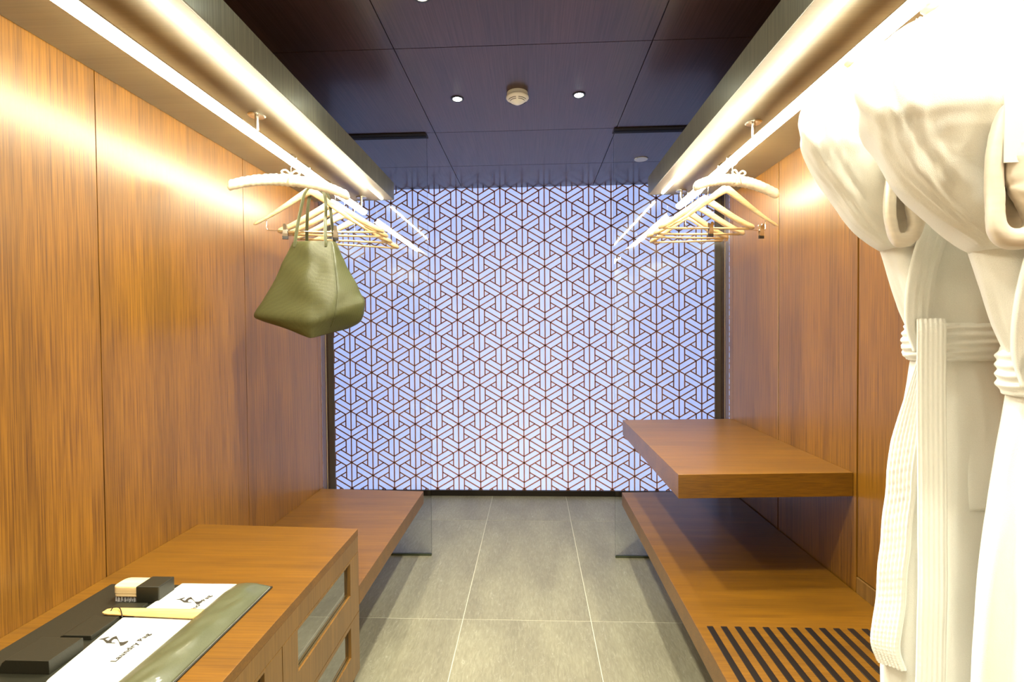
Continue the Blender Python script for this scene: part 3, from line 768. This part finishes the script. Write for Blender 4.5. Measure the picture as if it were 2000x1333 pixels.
# ------------------------------------------------------------------ olive tote bag
def tote():
    e = empty('tote_bag', (-.95, 2.05, 1.33))
    # rings of 8 points: front-left, front-mid, front-right, right-mid, back-right, back-mid, back-left, left-mid
    rings = [
        [(-1.010,2.035,1.742), (-.930,2.020,1.741), (-.848,2.035,1.742), (-.842,2.060,1.742), (-.846,2.085,1.742), (-.930,2.095,1.741), (-1.006,2.085,1.742), (-1.014,2.060,1.742)],
        [(-1.020,2.030,1.715), (-.930,2.012,1.714), (-.838,2.028,1.715), (-.829,2.060,1.715), (-.838,2.092,1.715), (-.930,2.102,1.715), (-1.015,2.092,1.715), (-1.025,2.060,1.715)],
        [(-1.070,2.015,1.610), (-.925,1.990,1.605), (-.815,2.000,1.610), (-.783,2.070,1.620), (-.815,2.120,1.615), (-.935,2.130,1.61), (-1.045,2.115,1.61), (-1.080,2.065,1.612)],
        [(-1.125,2.000,1.500), (-.915,1.965,1.490), (-.800,1.975,1.510), (-.735,2.085,1.520), (-.790,2.145,1.50), (-.940,2.160,1.50), (-1.080,2.140,1.50), (-1.132,2.070,1.505)],
        [(-1.158,1.990,1.432), (-.912,1.945,1.410), (-.806,1.962,1.432), (-.722,2.080,1.478), (-.770,2.150,1.44), (-.950,2.170,1.43), (-1.100,2.150,1.43), (-1.160,2.070,1.436)],
        [(-1.135,2.000,1.408), (-.912,1.948,1.368), (-.822,1.975,1.392), (-.742,2.080,1.405), (-.780,2.130,1.40), (-.950,2.150,1.39), (-1.085,2.135,1.40), (-1.138,2.065,1.41)],
        [(-1.040,2.005,1.378), (-.908,1.955,1.334), (-.850,1.985,1.350), (-.790,2.060,1.372), (-.830,2.110,1.37), (-.950,2.120,1.36), (-1.030,2.105,1.37), (-1.060,2.060,1.38)]]
    NS = 64; vs = []; NR = 44
    R = np.array(rings)
    def ringpt(t, q):
        f = t*(len(rings)-1); i = min(int(f), len(rings)-2); u = f-i
        def pt(r):
            g = q*8; k = int(g) % 8; w_ = g-int(g)
            P0, P1, P2, P3 = R[r][(k-1) % 8], R[r][k], R[r][(k+1) % 8], R[r][(k+2) % 8]
            lin = P1*(1-w_)+P2*w_
            cat = .5*((2*P1)+(-P0+P2)*w_+(2*P0-5*P1+4*P2-P3)*w_**2+(-P0+3*P1-3*P2+P3)*w_**3)
            return lin*.6+cat*.4
        i0, i3 = max(i-1, 0), min(i+2, len(rings)-1)
        a, b, c, d = pt(i0), pt(i), pt(i+1), pt(i3)
        return .5*((2*b)+(-a+c)*u+(2*a-5*b+4*c-d)*u*u+(-a+3*b-3*c+d)*u**3)
    for j in range(NR+1):
        t = j/NR
        for k in range(NS):
            p = ringpt(t, k/NS)
            amp = .010*math.sin(PI*min(1, t*1.2))
            d = amp*nz3(p[0]*9+p[2]*7, p[1]*6, p[2]*9-p[0]*6) + .4*amp*nz3(p[0]*22-p[2]*18, 2, p[2]*5)
            c = Vector((p[0]+.94, p[1]-2.06, 0)); 
            if c.length > 0: c.normalize()
            vs.append((p[0]+c.x*d, p[1]+c.y*d, p[2]))
    fs = [(j*NS+k, j*NS+(k+1) % NS, (j+1)*NS+(k+1) % NS, (j+1)*NS+k) for j in range(NR) for k in range(NS)]
    fs.append(tuple(NR*NS+k for k in range(NS)))
    MB().add(vs, fs).build('body', olive, e, smooth=True, solid=.002)
    # piped seam at the front right corner
    pts = [Vector(ringpt(j/NR, 2/8)) + Vector((.001, -.002, 0)) for j in range(4, NR-4)]
    MB().tube(pts, .0016, 6).build('seam', olive, e, smooth=True)
    xf = lambda x, y, z: (x, y, z)
    for (y0, dx) in ((2.018, 0.0), (2.098, .012)):
        k_ = y0-2.058
        P = [(-.998+dx, y0+.004, 1.715), (-.995+dx, y0+.004, 1.745), (-.986+dx, 2.058+k_*.7, 1.82), (-.976+dx, 2.062+k_*.4, 1.90), (-.968+dx, 2.066+k_*.35, 1.945), (-.952+dx, 2.070+k_*.3, 1.972),
             (-.925, 2.074+k_*.3, 1.988), (-.900+dx*.5, 2.078+k_*.3, 1.972), (-.886+dx*.5, 2.080+k_*.35, 1.945), (-.880+dx*.5, 2.080+k_*.4, 1.90), (-.872+dx*.5, 2.066+k_*.7, 1.82), (-.866+dx*.5, y0+.004, 1.745), (-.864+dx*.5, y0+.004, 1.715)]
        path = bez(P, 70)
        ribbon(path, .013, (0.85, .52, 0.0), .003, xf, 6).build('handle', olive, e, smooth=True)
    tag(e, 'olive green leather tote bag hanging from a clip hanger', 'bag')
tote()

# ------------------------------------------------------------------ bathrobes
def bathrobe(cx_, cy_, rot, seed, label, dz=0.0, out=0.0, band=True, cu=(-.100, .0195, .010, .0175)):
    e = empty('bathrobe', (cx_, cy_, .5))
    c_, s_ = math.cos(math.radians(rot)), math.sin(math.radians(rot))
    def xf(u, v, z): return (cx_ + u*c_ - v*s_, cy_ + u*s_ + v*c_, z+dz)
    rs = seed*13.7
    # the robe hangs turned towards the aisle: its front is carried outwards
    def xf(u, v, z):
        u = u + .65*v
        if u < -.2: u = u - out*min(1, (-.2-u)/.08)
        return (cx_ + u*c_ - v*s_, cy_ + u*s_ + v*c_, z+dz)
    # upper body
    K = [(1.935, -.05, .05, -.03, .03), (1.90, -.12, .12, -.055, .04), (1.84, -.20, .20, -.075, .05), (1.72, -.20, .20, -.095, .055), (1.60, -.165, .165, -.095, .055),
         (1.50, -.132, .150, -.09, .055), (1.40, -.100, .125, -.082, .05), (1.34, -.074, .105, -.075, .045), (1.30, -.072, .105, -.075, .045)]
    def dsp(q, z):
        k = max(0, min(1, (1.75-z)/.35))
        return .010*k*nz3(q*2.2+rs, z*3.0, rs) + .006*k*nz3(q*6+z*5, z*4, rs+5)
    loft(K, 1.30, 1.935, 60, 72, xf, dsp).build('bodice', terry, e, smooth=True)
    # sleeves: doubled back and tucked so they hang as a broad pouch
    def sleeve(sgn):
        KS = [(1.932, -.045, .010, -.012, .015), (1.905, -.095, .010, -.026, .020), (1.86, -.160, .0, -.058, .028), (1.81, -.216, -.01, -.094, .035), (1.76, -.260, -.015, -.122, .028),
              (1.715, -.278, -.02, -.142, .028), (1.680, -.276, -.02, -.153, .028), (1.662, -.267, -.03, -.155, .028), (1.648, -.259, -.04, -.149, .028), (1.62, -.243, -.052, -.140, .026), (1.58, -.216, -.060, -.130, .030), (1.54, -.184, -.063, -.120, .018),
              (1.515, -.154, -.062, -.108, .01), (1.500, -.132, -.070, -.092, -.005)]
        if sgn > 0:
            KS = [(k[0], -k[2], -k[1], k[3]*.6, k[4]) for k in KS]
        def ds(q, z):
            t = (z-1.5)/.43
            cq = math.cos(q)
            g = .011*nz3(cq*1.8+z*5+rs, z*10-cq*2.0, sgn*3+rs) + .006*nz3(cq*5+z*8, z*24+cq*7, rs) + .003*nz3(cq*13+z*9, z*50+cq*9, rs)
            if z > 1.67: g += (.008*math.sin(cq*15+rs+2*nz3(cq*3, z*6, rs)) + .004*nz3(cq*22, z*8, rs))*min(1, (z-1.67)/.04)*max(0, min(1, (1.93-z)/.05))
            return g*min(1, t*5+.2)
        return loft(KS, 1.500, 1.932, 90, 96, xf, ds, n=3.0)
    sleeve(-1).build('sleeve', terry, e, smooth=True)
    sleeve(1).build('sleeve', terry, e, smooth=True)
    # turned-back cuff with satin lining: an upright open ring
    def cuff(uc, vc, zc_, hw, hh, tl, tr, yaw):
        cy2, sy2 = math.cos(math.radians(yaw)), math.sin(math.radians(yaw))
        mb = MB(); vs = []; N = 160; sec = 18
        for i in range(N):
            a = 2*PI*i/N; cc, ss = math.cos(a), math.sin(a)
            px = hw*math.copysign(abs(cc)**.85, cc); pz = hh*math.copysign(abs(ss)**.8, ss)
            px *= 1 - .38*(pz/hh)
            px += .004*nz3(pz*18, cc, rs)
            tx, tz = math.copysign(abs(cc)**1.2, cc), math.copysign(abs(ss)**1.2, ss); L = math.hypot(tx, tz) or 1; tx /= L; tz /= L
            th = (tl+(tr-tl)*(.5+.5*cc))
            th = th*(1-abs(ss)**3) + min(th, .012)*abs(ss)**3
            for k in range(sec):
                b = 2*PI*k/sec
                r = th*(1+.07*nz3(pz*45, b*1.5, rs)+.05*nz3(pz*150, math.cos(b)*2, rs))
                cb, sb = math.cos(b), math.sin(b)
                ox = math.copysign(abs(cb)**.8, cb)*r; oy = math.copysign(abs(sb)**.8, sb)*(.012+.35*r)
                x = px+tx*ox; z = pz+tz*ox*1.0; y = oy
                vs.append(xf(uc+x*cy2-y*sy2, vc+x*sy2+y*cy2, zc_+z))
        fs = [(i*sec+k, i*sec+(k+1) % sec, ((i+1) % N)*sec+(k+1) % sec, ((i+1) % N)*sec+k) for i in range(N) for k in range(sec)]
        mb.add(vs, fs)
        mb.build('cuff', satin, e, smooth=True)
        # inner lining seen through the opening
        vs = []
        M = 40
        for i in range(M):
            a = 2*PI*i/M
            for (k, yy) in ((1.0, .004), (.6, .022)):
                x = hw*k*math.cos(a); z = hh*k*math.sin(a); y = yy
                vs.append(xf(uc+x*cy2-y*sy2, vc+x*sy2+y*cy2, zc_+z))
        fs = [(2*i, 2*((i+1) % M), 2*((i+1) % M)+1, 2*i+1) for i in range(M)] + [tuple(2*i+1 for i in range(M))]
        MB().add(vs, fs).build('lining', satin, e, smooth=True)
    cuff(cu[0], -.160, 1.574, cu[1], .077, cu[2], cu[3], 8)
    # lapels crossing to the waist
    def lapel(pts, wdt, tw):
        path = bez(pts, 60)
        N = len(path)
        ribbon(path, [wdt*(.7+.3*math.sin(PI*i/(N-1))) for i in range(N)], tw, .020, xf, 14,
               ridge=lambda u, t: .0022*math.cos(u*26)).build('lapel', terry, e, smooth=True)
    lapel([(.050, -.030, 1.925), (.060, -.085, 1.86), (.030, -.105, 1.72), (-.022, -.108, 1.58), (-.058, -.098, 1.46), (-.066, -.086, 1.37), (-.055, -.082, 1.315)], .062, (.90, .25, .25))
    lapel([(-.050, -.030, 1.925), (-.055, -.080, 1.86), (-.020, -.098, 1.72), (.030, -.100, 1.58), (.070, -.088, 1.46), (.088, -.070, 1.37), (.085, -.065, 1.315)], .062, (.90, -.25, -.25))
    # skirt
    KK = [(1.305, -.070, .105, -.072, .045), (1.24, -.082, .125, -.085, .048), (1.11, -.103, .150, -.098, .050), (.95, -.118, .168, -.105, .050), (.764, -.125, .180, -.110, .050), (.60, -.122, .185, -.112, .050), (.47, -.118, .188, -.112, .050)]
    def dk(q, z):
        k = max(0, min(1, (1.305-z)/.3))
        return k*(.013*nz3(math.cos(q)*3.2+rs, math.sin(q)*3.2, z*1.1+rs) + .010*math.sin(q*7+rs+1.3*nz3(q, z*2, rs))*(.6+.4*k)) + .002*nz3(q*8, z*10, 1)
    loft(KK, .47, 1.31, 90, 140, xf, dk, n=2.2).build('skirt', terry, e, smooth=True)
    # ridged front band hanging at the aisle edge
    if band:
        P = [(-.052, -.060, 1.30), (-.068, -.062, 1.22), (-.088, -.064, 1.12), (-.100, -.066, .98), (-.110, -.068, .86), (-.118, -.068, .775), (-.108, -.072, .735)]
        path = bez(P, 150)
        path = [(p[0]+.004*nz3(0, 0, p[2]*14+rs), p[1]-.006+.004*nz3(3, 0, p[2]*9+rs), p[2]) for p in path]
        N = len(path)
        ribbon(path, [.026+.034*min(1, i/45) for i in range(N)], (.86, -.5, .0), .013, xf, 44,
               ridge=lambda u, t: .0010*math.cos(u*2*PI*8) + .0005*math.sin(t*300+u*9)).build('front_band', waffle, e, smooth=True)
    # belt
    KB = [(1.292, -.078, .111, -.081, .051), (1.300, -.085, .118, -.089, .057), (1.328, -.089, .122, -.095, .059), (1.354, -.085, .118, -.089, .057), (1.362, -.078, .111, -.082, .051)]
    loft(KB, 1.292, 1.362, 34, 130, xf, lambda q, z: .0022*math.sin((z-1.29)*440+2.2*math.sin(q*2+rs)+3*nz3(q*1.5, z*12, rs)) + .003*nz3(q*4, z*40, rs)).build('belt', terry, e, smooth=True)
    P = [(-.046, -.100, 1.368), (-.046, -.108, 1.350), (-.046, -.111, 1.28), (-.045, -.118, 1.15), (-.044, -.125, 1.0), (-.044, -.128, .85), (-.046, -.129, .74), (-.047, -.129, .67)]
    path = bez(P, 190); N = len(path)
    path = [(p[0]+.0015*nz3(1, 0, p[2]*8), p[1]+.002*nz3(5, 0, p[2]*10+rs), p[2]) for p in path]
    ribbon(path, .050, (1, -.04, 0), .008, xf, 56, ridge=lambda u, t: .0008*math.cos(u*2*PI*6)*(1 if abs(u) < .44 else .2) + .0005*math.sin(t*420+.8*math.sin(u*11)+nz3(u*5, t*20, 1)*3)).build('belt_end', waffle, e, smooth=True)
    # patch pocket
    P = [(.062, -.080, 1.185), (.064, -.092, 1.10), (.066, -.098, 1.03)]
    ribbon(bez(P, 20), .10, (1, .15, 0), .006, xf, 20).build('patch_pocket', terry, e, smooth=True)
    # hanger inside the robe: wood neck and wire hook
    hx, hy, _ = xf(0, 0, 0)
    arm_sweep(.20, 1.943+0, 1.86, .030, .02, .016, .02, (1.4, 1.2), xf).build('hanger_neck', pale_wood, e, smooth=True)
    R = RR+.005
    pts = [(hx, hy, 1.94+dz), (hx+.5*(RODR-hx), hy, 1.985+dz*.5), (RODR, hy, RZ-RR-.010)]
    pts += [(RODR+R*math.cos(math.radians(-80+250*i/16)), hy, RZ+R*math.sin(math.radians(-80+250*i/16))) for i in range(17)]
    MB().tube(pts, .0022, 8).build('hanger_hook', chrome, e, smooth=True)
    tag(e, label, 'bathrobe', 'bathrobes on the right rod')
bathrobe(.812, .99, 0, 1, 'white terry bathrobe, the farther of the two, with a ridged belt end hanging')
bathrobe(.792, .775, 0, 2, 'white terry bathrobe, the nearer one at the right edge of the photo', dz=-.038, out=.022, band=False, cu=(-.104, .0195, .0085, .030))
# white card on a cord
cd = empty('hanging_card', (.595, .597, 1.545))
MB().box(.551, .640, .596, .5975, 1.545, 1.86).build('card', card_m, cd)
MB().tube(bez([(.595, .5968, 1.858), (.62, .61, 1.93), (.70, .66, 2.0), (RODR-.004, .70, RZ+RR+.003), (RODR+RR+.004, .70, RZ), (RODR+.004, .695, RZ-RR-.006)], 30), .001, 6).build('cord', card_m, cd, smooth=True)
tag(cd, 'blank white card hanging in front of the nearer bathrobe', 'card')
